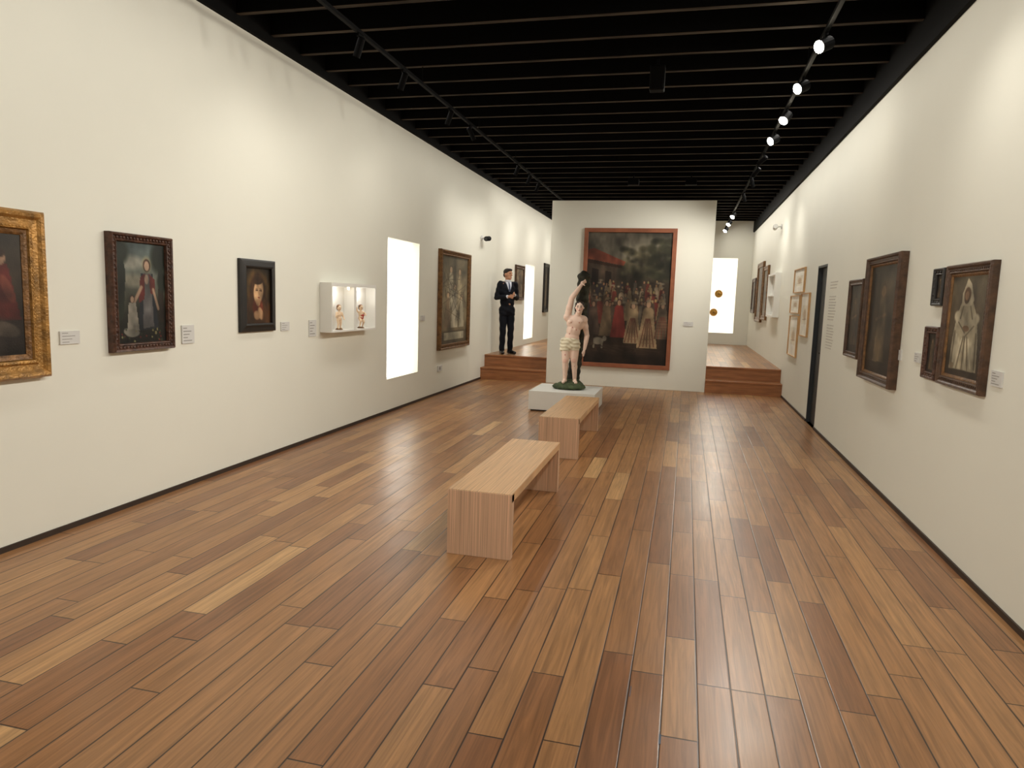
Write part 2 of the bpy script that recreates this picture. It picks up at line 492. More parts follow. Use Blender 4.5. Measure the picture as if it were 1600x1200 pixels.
for y, vis, pw in left:
    if vis: lab = 'black spotlight on the left ceiling track, %s one from the camera' % ORD[n]; n += 1
    else: lab = 'unseen added black spotlight on the left ceiling track overhead, before the ones in view'
    if y == 9.17: spot_head('L', 8.6, (-1.6, 10.16, .9), pw, 34, 0, lab, 'spotlights on the left track')
    elif y < 0: spot_head('L', y, (-1.1, 4.2, .1), pw, 70, 0, lab, 'spotlights on the left track', soft=.08)  # added behind the camera as frontal light for bench and floor
    elif not vis: spot_head('L', y, (XR, y*1.6+1.2, .8), pw, 88, 0, lab, 'spotlights on the left track', soft=.12)  # unseen heads, added to light the opposite wall
    else: spot_head('L', y, (XL, y+.4, 1.1), pw, 130, 0, lab, 'spotlights on the left track')
right = [(-1.4, 0, 'f', 150), (-.4, 0, 'x', 95), (0.7, 0, 'w', 20), (1.3, 0, 'x', 95), (2.0, 0, 'w', 22), (2.7, 0, 'x', 100), (3.2, 0, 'w', 24), (4.1, 0, 'x', 110), (4.6, 0, 'w', 26), (6.1, 1, 'x', 130), (7.2, 1, 'x', 120), (8.3, 1, 'c', 120), (9.37, 1, 'x', 130),
         (10.6, 1, 'p', 150), (11.5, 1, 'p', 110), (12.4, 1, 'w', 26), (14.1, 1, 'w', 34), (17., 1, 'c', 60), (18.6, 1, 'c', 60), (20.2, 1, 'c', 40)]  # the nearer partition head is added to brighten the partition
n = 0
for y, vis, k, pw in right:
    lit = k in 'cx' and vis
    stt = 'brightly lit spotlight' if lit else 'black spotlight'
    if vis: lab = '%s on the right ceiling track, %s one from the camera' % (stt, ORD[n] if n < len(ORD) else 'last'); n += 1
    else: lab = 'unseen added spotlight on the right ceiling track overhead, before the ones in view'  # unseen heads, added for wall light and frontal light on the benches
    tg = {'w': (XR, y+.4, 1.1), 'c': (-1.6, y-2.8, 0), 'f': (.2, 4.5, 0), 'p': (-1.1+(.5 if y > 11 else -.5), YP, 1.7), 'x': (XL, y+.2 if not vis else y-3.2, .9)}[k]
    spot_head('R', y, tg, pw, {'w': 125, 'c': 110, 'p': 80, 'x': 90, 'f': 80}[k], lit, lab, 'spotlights on the right track', soft=.12 if k == 'x' else .05)

# added long area lights without fixtures, to even out the wall light
def fill_strip(s, y0, y1, power, zt=1.6):
    l = bpy.data.lights.new('wall_fill_strip', 'AREA'); l.shape = 'RECTANGLE'; l.energy = power; l.color = (1, .955, .88)
    l.size = .08; l.size_y = y1-y0
    o = bpy.data.objects.new('wall_fill_strip', l); col.objects.link(o)
    p = Vector((TX[s]+(-.14 if s == 'L' else .08), (y0+y1)/2, TZ+.04)); o.location = p
    z = -(Vector((XL if s == 'L' else XR, p.y, zt))-p).normalized()
    yv = Vector((0, 1, 0)); xv = yv.cross(z)
    o.rotation_euler = Matrix((xv, yv, z)).transposed().to_euler()
fill_strip('L', -2.0, 6.2, 20)
fill_strip('L', 6.4, 13.0, 24)
fill_strip('L', 13.4, 20.5, 50)
fill_strip('R', -2.0, 7.0, 22)
fill_strip('R', 7.2, 13.0, 36)
fill_strip('R', 13.4, 20.5, 50)

# ------------------------------------------------------------------ painting by vertex colour
class Pt:
    def __init__(s, w, h, bg):
        s.w, s.h = w, h
        s.a = np.ones((h+1, w+1, 3))*np.array(bg)/255.
        s.V, s.U = np.meshgrid(np.linspace(0, 1, h+1), np.linspace(0, 1, w+1), indexing='ij')
    def mixin(s, al, c):
        al = np.clip(al, 0, 1)[..., None]
        s.a = s.a*(1-al)+np.array(c)/255.*al
        return s
    def ell(s, cx, cy, rx, ry, c, rot=0, soft=.2, al=1.):
        x, y = s.U-cx, s.V-cy
        if rot:
            asp = s.h/s.w
            y = y*asp; q = RD(rot); x, y = x*math.cos(q)+y*math.sin(q), -x*math.sin(q)+y*math.cos(q); y = y/asp
        d = np.sqrt((x/rx)**2+(y/ry)**2)
        return s.mixin(al*(1+soft/2-d)/soft, c)
    def poly(s, pts, c, al=1.):
        ins = np.zeros(s.U.shape, bool)
        n = len(pts)
        for i in range(n):
            x0, y0 = pts[i]; x1, y1 = pts[(i+1) % n]
            if y0 == y1: continue
            cond = ((y0 > s.V) != (y1 > s.V)) & (s.U < (x1-x0)*(s.V-y0)/(y1-y0)+x0)
            ins ^= cond
        return s.mixin(ins*al, c)
    def line(s, p, q, w, c, al=1.):
        asp = s.h/s.w
        px, py, qx, qy = p[0], p[1]*asp, q[0], q[1]*asp
        x, y = s.U, s.V*asp
        dx, dy = qx-px, qy-py
        t = np.clip(((x-px)*dx+(y-py)*dy)/(dx*dx+dy*dy), 0, 1)
        d = np.hypot(x-px-t*dx, y-py-t*dy)
        return s.mixin(al*(1.4-d/w)/.5, c)
    def grad(s, stops):
        vs = [p for p, _ in stops]
        for k in range(3): s.a[..., k] = np.interp(s.V, vs, [c[k]/255. for _, c in stops])
        return s
    def noise(s, amp, n=6, oct=3):
        tot = np.zeros_like(s.U)
        for o in range(oct):
            m = n*2**o
            g = rng.random((m+2, m+2))
            x, y = s.U*m, s.V*m
            i, j = np.floor(y).astype(int), np.floor(x).astype(int)
            fy, fx = y-i, x-j
            i = np.minimum(i, m); j = np.minimum(j, m)
            tot += (g[i, j]*(1-fy)*(1-fx)+g[i+1, j]*fy*(1-fx)+g[i, j+1]*(1-fy)*fx+g[i+1, j+1]*fy*fx-.5)/2**o
        s.a = np.clip(s.a*(1+amp*tot[..., None]*2), 0, 1)
        return s
    def tone(s, k, sat=1.):
        g = s.a.mean(2, keepdims=True)
        s.a = np.clip((g+(s.a-g)*sat)*k, 0, 1)
        return s
def person_paint(p, x, y, h, robe, skin=(186, 146, 110), hair=(50, 36, 28), wide=.5, asp=1.):
    hw = h*wide*.5
    p.poly([(x-hw*.45, y+h*.2), (x+hw*.45, y+h*.2), (x+hw, y+h), (x-hw, y+h)], robe)
    p.ell(x, y+h*.27, hw*.55, h*.12, robe)
    p.ell(x, y+h*.09, h*.085*asp, h*.085, hair)
    p.ell(x, y+h*.105, h*.06*asp, h*.07, skin)

def a_gold():
    p = Pt(60, 80, (52, 42, 32)).grad([(0, (62, 52, 38)), (.5, (58, 46, 34)), (1, (34, 28, 22))])
    p.ell(.45, .3, .2, .3, (150, 130, 100), soft=.8)
    p.poly([(.62, .25), (.86, .25), (.97, .7), (.6, .72)], (100, 34, 28)); p.ell(.78, .2, .06, .06, (166, 126, 96)); p.ell(.77, .16, .07, .04, (60, 40, 28))
    p.ell(.85, .45, .05, .12, (130, 60, 44), rot=-20); p.ell(.7, .82, .35, .12, (60, 50, 44), soft=.6)
    p.ell(.8, .78, .16, .06, (100, 86, 72), rot=20)
    return p.noise(.35).tone(.74, .85)
def a_lady():
    p = Pt(80, 125, (60, 80, 80)).grad([(0, (78, 94, 94)), (.35, (128, 132, 116)), (.55, (70, 70, 54)), (.7, (38, 38, 28)), (1, (26, 24, 18))])
    p.ell(.3, .2, .25, .07, (166, 164, 146), soft=.7); p.ell(.35, .38, .3, .06, (160, 154, 130), soft=.8)
    p.poly([(0, .1), (.12, .05), (.2, .3), (.14, .75), (0, .8)], (34, 40, 28)); p.ell(.1, .1, .16, .12, (36, 44, 30), soft=.5)
    p.poly([(.86, .1), (.94, .1), (.96, .8), (.84, .8)], (48, 36, 24)); p.ell(.88, .14, .17, .15, (34, 42, 28), soft=.5); p.ell(.93, .38, .1, .1, (36, 44, 30), soft=.5)
    p.poly([(.5, .3), (.74, .3), (.84, .86), (.42, .88)], (40, 46, 54))
    p.poly([(.54, .3), (.7, .3), (.74, .84), (.52, .86)], (104, 100, 98)); p.poly([(.48, .34), (.58, .3), (.56, .56), (.44, .6)], (112, 38, 32)); p.poly([(.66, .3), (.78, .36), (.78, .52), (.68, .5)], (120, 46, 38))
    p.ell(.62, .21, .095, .08, (184, 168, 116), soft=.5, al=.6); p.ell(.62, .22, .075, .065, (72, 46, 30)); p.ell(.62, .225, .05, .05, (206, 166, 132)); p.ell(.61, .36, .04, .05, (200, 166, 136))
    p.line((.74, .46), (.84, .66), .02, (190, 150, 118)); p.line((.5, .44), (.36, .58), .025, (190, 150, 118))
    p.poly([(.24, .6), (.38, .6), (.44, .88), (.2, .88)], (168, 160, 142)); p.ell(.31, .56, .05, .04, (70, 44, 28)); p.ell(.31, .565, .035, .032, (200, 162, 130))
    p.ell(.3, .9, .14, .04, (150, 144, 126)); p.ell(.18, .88, .05, .03, (160, 154, 136))
    for i in range(26): p.ell(rng.random(), .86+rng.random()*.13, .015, .01, [(120, 40, 30), (150, 140, 90), (60, 70, 40)][i % 3])
    return p.noise(.28).tone(.78, .85)
def a_bust():
    p = Pt(70, 105, (22, 18, 14))
    p.ell(.5, .38, .46, .34, (110, 78, 36), soft=1.0, al=.9); p.ell(.5, .36, .34, .26, (140, 104, 52), soft=.9, al=.6)
    p.ell(.5, .86, .56, .36, (78, 50, 30), soft=.25); p.ell(.5, .44, .32, .36, (68, 44, 26), soft=.2)
    p.ell(.5, .72, .2, .2, (112, 48, 30), soft=.3); p.ell(.53, .42, .185, .22, (206, 164, 120), rot=8, soft=.22); p.ell(.5, .23, .2, .07, (58, 37, 22))
    p.ell(.51, .62, .08, .07, (186, 142, 102), soft=.3)
    p.line((.43, .40), (.50, .40), .014, (78, 48, 32)); p.line((.58, .405), (.65, .41), .014, (78, 48, 32)); p.line((.43, .375), (.5, .37), .008, (96, 62, 42)); p.line((.58, .375), (.65, .385), .008, (96, 62, 42))
    p.line((.51, .53), (.57, .535), .014, (150, 72, 56)); p.line((.55, .41), (.555, .475), .012, (176, 132, 94))
    p.ell(.60, .82, .10, .12, (196, 152, 110), rot=-20, soft=.3); p.ell(.46, .85, .13, .08, (186, 142, 102), rot=30, soft=.3)
    p.ell(.15, .92, .2, .2, (60, 42, 28), soft=.5); p.ell(.88, .92, .2, .22, (88, 56, 32), soft=.5)
    return p.noise(.28).tone(.88, .95)
def a_pale():
    p = Pt(60, 130, (118, 106, 82)).grad([(0, (96, 86, 66)), (.4, (140, 128, 100)), (.85, (120, 106, 80)), (.86, (90, 78, 58)), (1, (100, 88, 66))])
    for (x, y, h, c) in ((.35, .1, .5, (186, 176, 148)), (.68, .12, .5, (160, 146, 116)), (.5, .3, .52, (196, 186, 160)), (.25, .4, .42, (128, 108, 84)), (.78, .42, .4, (176, 166, 140))):
        person_paint(p, x, y, h, c, (190, 160, 126), (90, 76, 56), .5, 1.6)
    for i in range(30): p.line((rng.random(), .15+rng.random()*.6), (rng.random(), .15+rng.random()*.6), .008, (84, 72, 54), .4)
    p.poly([(.12, .87), (.88, .87), (.88, .96), (.12, .96)], (190, 182, 156))
    return p.noise(.35).tone(.85)
def a_big():
    p = Pt(160, 245, (52, 42, 33)).grad([(0, (78, 74, 64)), (.2, (92, 84, 70)), (.36, (66, 56, 43)), (.6, (60, 45, 34)), (.8, (56, 42, 31)), (1, (46, 34, 26))])
    p.ell(.6, .1, .4, .09, (124, 116, 98), soft=.8); p.ell(.3, .05, .3, .05, (106, 98, 84), soft=.8)
    for i in range(90):
        p.ell(.42+rng.random()*.58, .12+rng.random()*.22, .02+rng.random()*.05, .010+rng.random()*.022, [(58, 56, 40), (78, 72, 52), (46, 44, 33), (98, 90, 68)][i % 4], soft=.9, al=.7)
    for i in range(50):
        p.ell(.75+rng.random()*.25, .05+rng.random()*.3, .025+rng.random()*.03, .022, [(48, 48, 35), (64, 62, 44)][i % 2], soft=.9, al=.6)
    p.poly([(0, .13), (.08, .12), (.46, .22), (.44, .25), (0, .2)], (122, 62, 44)); p.poly([(0, .2), (.42, .25), (.42, .27), (0, .23)], (58, 40, 30))
    p.poly([(0, .23), (.36, .265), (.36, .42), (0, .45)], (74, 60, 48)); p.poly([(.06, .27), (.14, .28), (.14, .42), (.06, .42)], (40, 30, 25)); p.poly([(.22, .29), (.3, .3), (.3, .4), (.22, .41)], (42, 33, 27))
    robes = [(104, 44, 36), (80, 63, 50), (140, 116, 84), (60, 52, 52), (148, 127, 100), (102, 75, 52), (106, 94, 78), (116, 54, 42)]
    for r, (y0, h) in enumerate(((.345, .13), (.375, .15), (.41, .17), (.45, .19), (.485, .2))):
        for i in range(13):
            x = .0+i*.08+rng.random()*.055
            if x < .98: person_paint(p, x, y0+rng.random()*.04, h*(.8+.35*rng.random()), robes[rng.integers(0, 8)], (140+rng.integers(0, 34), 108+rng.integers(0, 26), 84), (70, 55, 42), .6, 1.25)
    for i in range(40): p.ell(.05+rng.random()*.9, .36+rng.random()*.2, .012+rng.random()*.02, .008, [(140, 126, 104), (54, 42, 34)][i % 2], soft=.6, al=.6)
    person_paint(p, .1, .52, .26, (82, 64, 52), (160, 124, 96), (64, 50, 40), .7, 1.2); person_paint(p, .26, .51, .28, (108, 88, 64), (160, 124, 96), (64, 50, 40), .62, 1.2)
    person_paint(p, .41, .5, .3, (128, 50, 42), (164, 128, 98), (64, 50, 40), .66, 1.2)
    for x, y, h, c in ((.58, .52, .32, (148, 124, 92)), (.76, .5, .37, (154, 128, 94)), (.93, .52, .28, (98, 82, 64))):
        person_paint(p, x, y, h, c, (166, 130, 100), (64, 50, 40), wide=.66, asp=1.2)
        for k in (-2, -1, 0, 1, 2): p.line((x+k*.012, y+h*.4), (x+k*.042, y+h*.97), .006, (108, 66, 50), .7)
        for k in range(6): p.line((x-.06, y+h*(.5+.08*k)), (x+.06, y+h*(.5+.08*k)), .003, (120, 94, 68), .5)
        p.ell(x, y+h*.03, .03, .012, (138, 120, 94))
    p.ell(.17, .83, .07, .028, (146, 134, 114)); p.ell(.25, .81, .025, .02, (150, 138, 118)); p.line((.12, .84), (.12, .88), .01, (134, 124, 104)); p.line((.22, .84), (.22, .88), .01, (134, 124, 104))
    p.poly([(0, .72), (.1, .7), (.12, .86), (0, .88)], (76, 58, 44))
    for i in range(20): p.line((rng.random(), .84+rng.random()*.14), (rng.random(), .84+rng.random()*.14), .006, (66, 50, 38), .35)
    p.ell(.5, .97, .6, .05, (40, 30, 23), soft=.8)
    return p.noise(.38, 10).tone(.8, .92)
def a_dim(v=0):
    p = Pt(50, 110, (54, 46, 36)).grad([(0, (60, 54, 44)), (.5, (74, 62, 46)), (1, (46, 38, 30))])
    person_paint(p, .5, .16, .74, (70, 56, 42) if v else (92, 78, 58), (130, 104, 78), (48, 38, 30), .55, 1.8)
    p.ell(.5, .22, .24, .1, (96, 80, 56), soft=.8, al=.4); p.line((.3, .5), (.62, .45), .03, (120, 96, 70), .7); p.poly([(.05, .9), (.95, .88), (.95, .98), (.05, .98)], (40, 32, 26))
    p.poly([(.08, .05), (.2, .08), (.16, .7), (.06, .75)], (40, 34, 28)); p.ell(.75, .6, .1, .2, (50, 42, 34), soft=.6)
    return p.noise(.4).tone(.9)
def a_monk():
    p = Pt(90, 160, (92, 80, 62)).grad([(0, (98, 88, 70)), (.5, (90, 78, 60)), (.8, (72, 60, 46)), (1, (58, 48, 38))])
    # broad seated robe, head bowed under a pointed hood, arms crossed in the lap
    p.ell(.5, .55, .42, .42, (86, 74, 58), soft=.5)
    p.poly([(.34, .24), (.6, .22), (.78, .4), (.86, .62), (.9, .93), (.12, .94), (.14, .62), (.22, .38)], (172, 160, 132))
    p.poly([(.44, .02), (.55, .08), (.66, .24), (.58, .3), (.32, .3), (.32, .17)], (184, 172, 144)); p.ell(.46, .185, .095, .075, (108, 82, 60)); p.ell(.45, .225, .075, .05, (92, 74, 56)); p.ell(.45, .195, .055, .045, (150, 116, 86))
    p.line((.24, .4), (.5, .52), .085, (190, 178, 150)); p.line((.76, .42), (.5, .54), .08, (184, 172, 144)); p.ell(.5, .52, .1, .03, (146, 112, 82)); p.line((.28, .46), (.48, .56), .014, (124, 112, 90), .8); p.line((.72, .49), (.52, .59), .014, (124, 112, 90), .8)
    p.ell(.3, .72, .16, .1, (194, 182, 154), soft=.5); p.ell(.68, .72, .16, .1, (188, 176, 148), soft=.5)
    for x0, y0, x1, y1 in ((.46, .6, .34, .92), (.5, .6, .5, .93), (.56, .6, .66, .92), (.2, .55, .16, .9), (.8, .56, .84, .9), (.38, .3, .32, .42), (.58, .3, .66, .42)): p.line((x0, y0), (x1, y1), .014, (118, 106, 84), .8)
    for x0, y0, x1, y1 in ((.42, .62, .28, .92), (.54, .62, .58, .92), (.6, .62, .74, .9), (.26, .58, .22, .9)): p.line((x0, y0), (x1, y1), .012, (206, 196, 168), .7)
    p.ell(.5, .96, .5, .03, (54, 44, 34), soft=.5); p.ell(.2, .9, .07, .03, (156, 138, 108))
    return p.noise(.28).tone(.84)
def a_sketch():
    p = Pt(40, 60, (240, 236, 224))
    p.poly([(.22, .28), (.78, .28), (.78, .72), (.22, .72)], (228, 220, 200)); p.ell(.5, .5, .18, .13, (196, 172, 138), soft=.6); p.line((.28, .62), (.72, .6), .015, (172, 146, 116))
    return p.noise(.06)
def a_small():
    p = Pt(40, 60, (40, 32, 26)); person_paint(p, .5, .12, .8, (104, 84, 60), (176, 144, 108), (40, 30, 24), .6, 1.5)
    p.ell(.5, .3, .3, .2, (120, 96, 60), soft=.9, al=.3)
    return p.noise(.4).tone(.8)
def a_grey():
    p = Pt(40, 80, (120, 104, 84)); person_paint(p, .5, .1, .8, (86, 70, 54), (170, 140, 110), (60, 46, 36), .6, 1.6)
    for i in range(12): p.ell(rng.random(), rng.random(), .08, .05, (150, 132, 106), soft=.6, al=.5)
    return p.noise(.35).tone(.85)

def canvas_obj(p, w, h, y, parent):
    nx, ny = p.w+1, p.h+1
    xs = (p.U.ravel()-.5)*w; zs = (.5-p.V.ravel())*h
    verts = np.stack([xs, np.full_like(xs, y), zs], 1)
    i = np.arange(ny-1)[:, None]*nx+np.arange(nx-1)[None, :]
    i = i.ravel()
    faces = np.stack([i, i+nx, i+nx+1, i+1], 1)
    me = bpy.data.meshes.new('canvas'); me.from_pydata(verts.tolist(), [], faces.tolist())
    setcol(me, p.a.reshape(-1, 3)); me.materials.append(M['paint'])
    o = bpy.data.objects.new('canvas', me); col.objects.link(o); o.parent = parent
    return o
def frame_mb(w, h, prof, beads=None):
    mb = MB(); rings = []
    for o, p in prof:
        rings.append([mb.bm.verts.new((sx*(w/2-o), -p, sz*(h/2-o))) for sx, sz in ((-1, -1), (1, -1), (1, 1), (-1, 1))])
    for k in range(len(rings)-1):
        for j in range(4):
            q = (j+1) % 4
            mb.bm.faces.new((rings[k][j], rings[k][q], rings[k+1][q], rings[k+1][j]))
    if beads:
        off, r, step, p = beads
        W, H = w/2-off, h/2-off
        n = max(2, int(2*W/step))
        for i in range(n+1):
            for s in (-1, 1): mb.sphere((-W+2*W*i/n, -p, s*H), (r, r*.7, r), sub=1)
        n = max(2, int(2*H/step))
        for i in range(1, n):
            for s in (-1, 1): mb.sphere((s*W, -p, -H+2*H*i/n), (r, r*.7, r), sub=1)
    return mb
ROT = {'L': RD(90), 'R': RD(-90), 'P': 0, 'B': 0}
PL = {'L': (0, XL, 1), 'R': (0, XR, -1), 'P': (1, YP, -1), 'B': (1, YF, -1)}
def place(wall, q, depth=0, rect=None):
    ax, val, sg = PL[wall]
    r = rect or quad_rect(ax, val+sg*depth, q)
    a, z = (r[0]+r[1])/2, (r[2]+r[3])/2
    loc = (val, a, z) if ax == 0 else (a, val, z)
    return loc, abs(r[1]-r[0]), r[3]-r[2]
def painting(label, wall, q, depth, fw, fm, art, liner=None, beads=None, rect=None, name='framed_painting', cat='painting', group=None, style=0, mount=None):
    loc, w, h = place(wall, q, depth, rect)
    t = thing(name, label, cat, loc, ROT[wall], group)
    d = depth
    if style == 0: prof = [(0, .001), (0, d*.75), (fw*.12, d), (fw*.3, d*.95), (fw*.45, d*.72), (fw*.7, d*.68), (fw*.82, d*.82), (fw*.93, d*.78), (fw, d*.5), (fw, d*.3)]
    elif style == 1: prof = [(0, .001), (0, d*.95), (fw*.06, d), (fw*.94, d), (fw, d*.95), (fw, d*.3)]
    else: prof = [(0, .001), (0, d*.6), (fw*.2, d*.8), (fw*.5, d*.86), (fw*.8, d), (fw, d*.9), (fw, d*.3)]
    fr = frame_mb(w, h, prof, beads).build('frame', fm, t)
    iw, ih = w-2*fw, h-2*fw
    cy = -d*.4
    if liner:
        lw, lm = liner
        frame_mb(iw, ih, [(0, d*.3), (0, d*.62), (lw*.5, d*.58), (lw, d*.45), (lw, d*.3)]).build('liner', lm, fr)
        iw -= 2*lw; ih -= 2*lw
    canvas_obj(art, iw+.004, ih+.004, cy, t)
    return t

# left wall
pr = on(0, XL+.07, 78, 460)
zt, zb = on(0, XL+.07, 75, 333).z, on(0, XL+.07, 81, 588).z
painting('large gilded frame around a dark painting, cut by the left photo edge', 'L', None, .07, .115, M['gold'], a_gold(), rect=(pr.y-.92, pr.y, zb, zt), liner=(.03, M['oldgold']), beads=(.095, .008, .022, .055))
painting('painting of a standing woman with child in a carved reddish-brown frame', 'L', [(176, 362), (272, 372), (274, 545), (178, 551)], .06, .06, M['carved'], a_lady(), beads=(.032, .011, .03, .045))
painting('small dark-framed portrait of a veiled praying woman with golden halo', 'L', [(378, 404), (433, 408), (433, 517), (379, 519)], .045, .075, M['ebony'], a_bust(), style=2)
painting('tall gold-brown framed painting of pale figures right of the nearest bright window', 'L', [(690, 389), (736, 397), (735, 541), (690, 546)], .07, .09, M['oldgold'], a_pale(), beads=(.05, .012, .04, .055))
painting('brown framed picture on left wall just right of the suited man', 'L', [(807, 414), (820, 415), (820, 469), (807, 469)], .05, .08, M['brownframe'], a_grey())
painting('dark framed picture at the far left beside the white partition edge', 'L', [(851, 411), (858, 412), (858, 488), (851, 488)], .05, .1, M['ebony'], a_small())
# partition
painting('huge crowd scene painting in red-brown wooden frame on white partition', 'P', [(913, 356), (1059, 357), (1046, 579), (905, 571)], .06, .075, M['redwood'], a_big(), style=1)
# right wall
painting('narrow dark painting in brown frame, half behind the thick-framed one on right wall', 'R', [(1328, 437), (1348, 436), (1336, 560), (1315, 556)], .04, .06, M['brownframe'], a_dim(1))
painting('tall thick brown-framed dim painting in the middle of the right wall', 'R', [(1353, 403), (1404, 394), (1385, 606), (1338, 592)], .08, .07, M['brownframe'], a_dim(0), liner=(.02, M['oldgold']))
painting('painting of a pale-robed hooded monk in brown and gold frame on right wall', 'R', [(1477, 414), (1546, 408), (1529, 617), (1461, 601)], .05, .06, M['brownframe'], a_monk(), liner=(.02, M['oldgold']), beads=(.04, .008, .03, .037))
painting('small dark ornate framed picture beside upper left of the monk painting', 'R', [(1458, 420), (1474, 418), (1469, 479), (1453, 477)], .035, .05, M['ebony'], a_small(), beads=(.025, .012, .05, .025))
painting('small brown ornate framed picture beside lower left of the monk painting', 'R', [(1443, 511), (1464, 509), (1458, 595), (1438, 590)], .035, .05, M['carved'], a_small(), beads=(.025, .012, .05, .025))
lw = 'framed sketches on right wall'
painting('topmost light wood framed sketch of the cluster left of the dark doorway', 'R', [(1241, 421), (1257, 418), (1255, 456), (1239, 459)], .03, .016, M['lightwood'], a_sketch(), style=1, name='framed_sketch', cat='framed sketch', group=lw)
painting('right-hand tall light wood framed sketch of the cluster left of the dark doorway', 'R', [(1251, 459), (1264, 456), (1259, 528), (1247, 524)], .03, .016, M['lightwood'], a_sketch(), style=1, name='framed_sketch', cat='framed sketch', group=lw)
painting('small square light wood framed sketch at the middle left of the sketch cluster', 'R', [(1235, 463), (1249, 460), (1247, 489), (1233, 491)], .03, .016, M['lightwood'], a_sketch(), style=1, name='framed_sketch', cat='framed sketch', group=lw)
painting('lowest light wood framed sketch of the cluster left of the dark doorway', 'R', [(1233, 494), (1246, 492), (1242, 559), (1229, 554)], .03, .016, M['lightwood'], a_sketch(), style=1, name='framed_sketch', cat='framed sketch', group=lw)
painting('farthest small brown framed picture on right wall above the raised floor', 'R', [(1174, 436), (1179, 435), (1178, 490), (1173, 489)], .05, .1, M['brownframe'], a_small())
painting('tall brown framed picture second from the far end of right wall', 'R', [(1182, 412), (1190, 411), (1188, 505), (1180, 502)], .06, .12, M['oldgold'], a_grey())
painting('gold-brown framed picture on far right wall just left of the white case', 'R', [(1191, 417), (1198, 416), (1196, 502), (1189, 499)], .05, .1, M['oldgold'], a_grey())

# ------------------------------------------------------------------ cards
def card(label, wall, q, rows=4, group='white caption cards'):
    loc, w, h = place(wall, q, 0)
    mb = MB(); mb.box(-w/2, w/2, -.010, .002, -h/2, h/2)
    for k in range(rows):
        z = h*.34-k*h*.68/max(1, rows-1)
        mb.box(-w*.4, -w*.4+w*(.3+.5*((k*37) % 10)/10), -.0108, -.010, z-h*.022, z+h*.022, mi=1)
    o = mb.build('caption_card', [M['card'], M['ink']], loc=loc, rz=ROT[wall])
    tag(o, label, 'caption card', group)
card('white caption card right of the large gilded frame', 'L', [(92, 517), (123, 517), (123, 537), (92, 538)])
card('white caption card right of the carved reddish-brown frame', 'L', [(283, 508), (302, 508), (302, 536), (283, 537)], 5)
card('white caption card right of the small dark veiled woman portrait', 'L', [(438, 503), (451, 503), (451, 516), (438, 517)])
card('white caption card left of the white double display case', 'L', [(482, 500), (493, 500), (493, 525), (482, 526)], 5)
card('small white caption card just right of the nearest bright window', 'L', [(657, 493), (663, 493), (663, 501), (657, 501)], 3)
card('white caption card right of the huge crowd scene painting', 'P', [(1068, 503), (1083, 503), (1083, 510), (1068, 510)], 3)
card('white caption card right of the tall thick brown-framed painting', 'R', [(1401, 546), (1410, 547), (1409, 563), (1400, 562)])
card('white caption card left of the small lower ornate picture', 'R', [(1431, 551), (1440, 552), (1439, 567), (1430, 566)])
card('white caption card right of the monk painting', 'R', [(1552, 579), (1569, 581), (1567, 606), (1550, 603)], 5)
loc, w, h = place('R', [(1297, 441), (1308, 440), (1301, 550), (1290, 548)])
mb = MB()
for k in range(24):
    if k in (3, 4, 14): continue
    z = h/2-h*k/24
    mb.box(-w/2, w/2-w*((k*53) % 10)/45, -.002, 0, z-h*.008, z+h*.005)
tag(mb.build('wall_text', M['ink2'], loc=loc, rz=ROT['R']), 'block of small grey printed text on white wall right of the dark door', 'wall text')
loc, w, h = place('L', [(683, 571), (690, 571), (690, 580), (683, 580)])
t = thing('wall_socket', 'small white wall socket low on the left wall below gold-brown frame', 'socket', loc, ROT['L'])
MB().box(-w/2, w/2, -.01, 0, -h/2, h/2, .003).build('plate', M['card'], t)
MB().tube((0, -.0115, 0), (0, -.010, 0), h*.3).build('outlet', M['ink'], t)

# ------------------------------------------------------------------ small camera fixtures on walls
def cctv(label, wall, u, v):
    ax, val, sg = PL[wall]
    p = on(ax, val, u, v)
    t = thing('security_camera', label, 'security camera', p, ROT[wall])
    MB().tube((0, 0, 0), (0, -.02, 0), .05).build('mount', M['card'], t)
    MB().tube((0, -.02, 0), (0, -.10, -.01), .014).build('arm', M['card'], t)
    hh = MB().tube((-.09, -.12, -.02), (.09, -.13, .0), .045).build('housing', M['black'] if wall == 'L' else M['card'], t)
    sx = -1
    MB().tube((sx*.09, -.12, -.02), (sx*.10, -.12, -.021), .035).build('lens', M['lamp_off'], hh)
cctv('black security camera high on the left wall above the suited man', 'L', 752, 372)
cctv('small white security camera high on the right wall near the ceiling track', 'R', 1222, 354)

# ceiling devices
p = on(2, 3.78, 1028, 112)
t = thing('ceiling_speaker', 'black box loudspeaker hanging from the ceiling between the two tracks', 'speaker', p)
MB().tube((0, 0, .04), (0, 0, .11), .012).build('bracket', M['black'], t)
MB().box(-.07, .07, -.06, .06, -.18, .05, .012).build('cabinet', M['black'], t)
MB().box(-.055, .055, -.066, -.058, -.165, .035, .003).build('grille', M['blacktrim'], t)
for u, lab in ((990, 'left'), (1080, 'right')):
    p = on(2, 3.78, u, 284)
    t = thing('ceiling_speaker', 'far small black ceiling box above the partition, %s one of the pair' % lab, 'speaker', p)
    MB().tube((0, 0, .04), (0, 0, .11), .012).build('bracket', M['black'], t)
    MB().box(-.10, .10, -.06, .06, -.06, .05, .012).build('cabinet', M['black'], t)
    MB().box(-.085, .085, -.066, -.058, -.05, .04, .003).build('grille', M['blacktrim'], t)

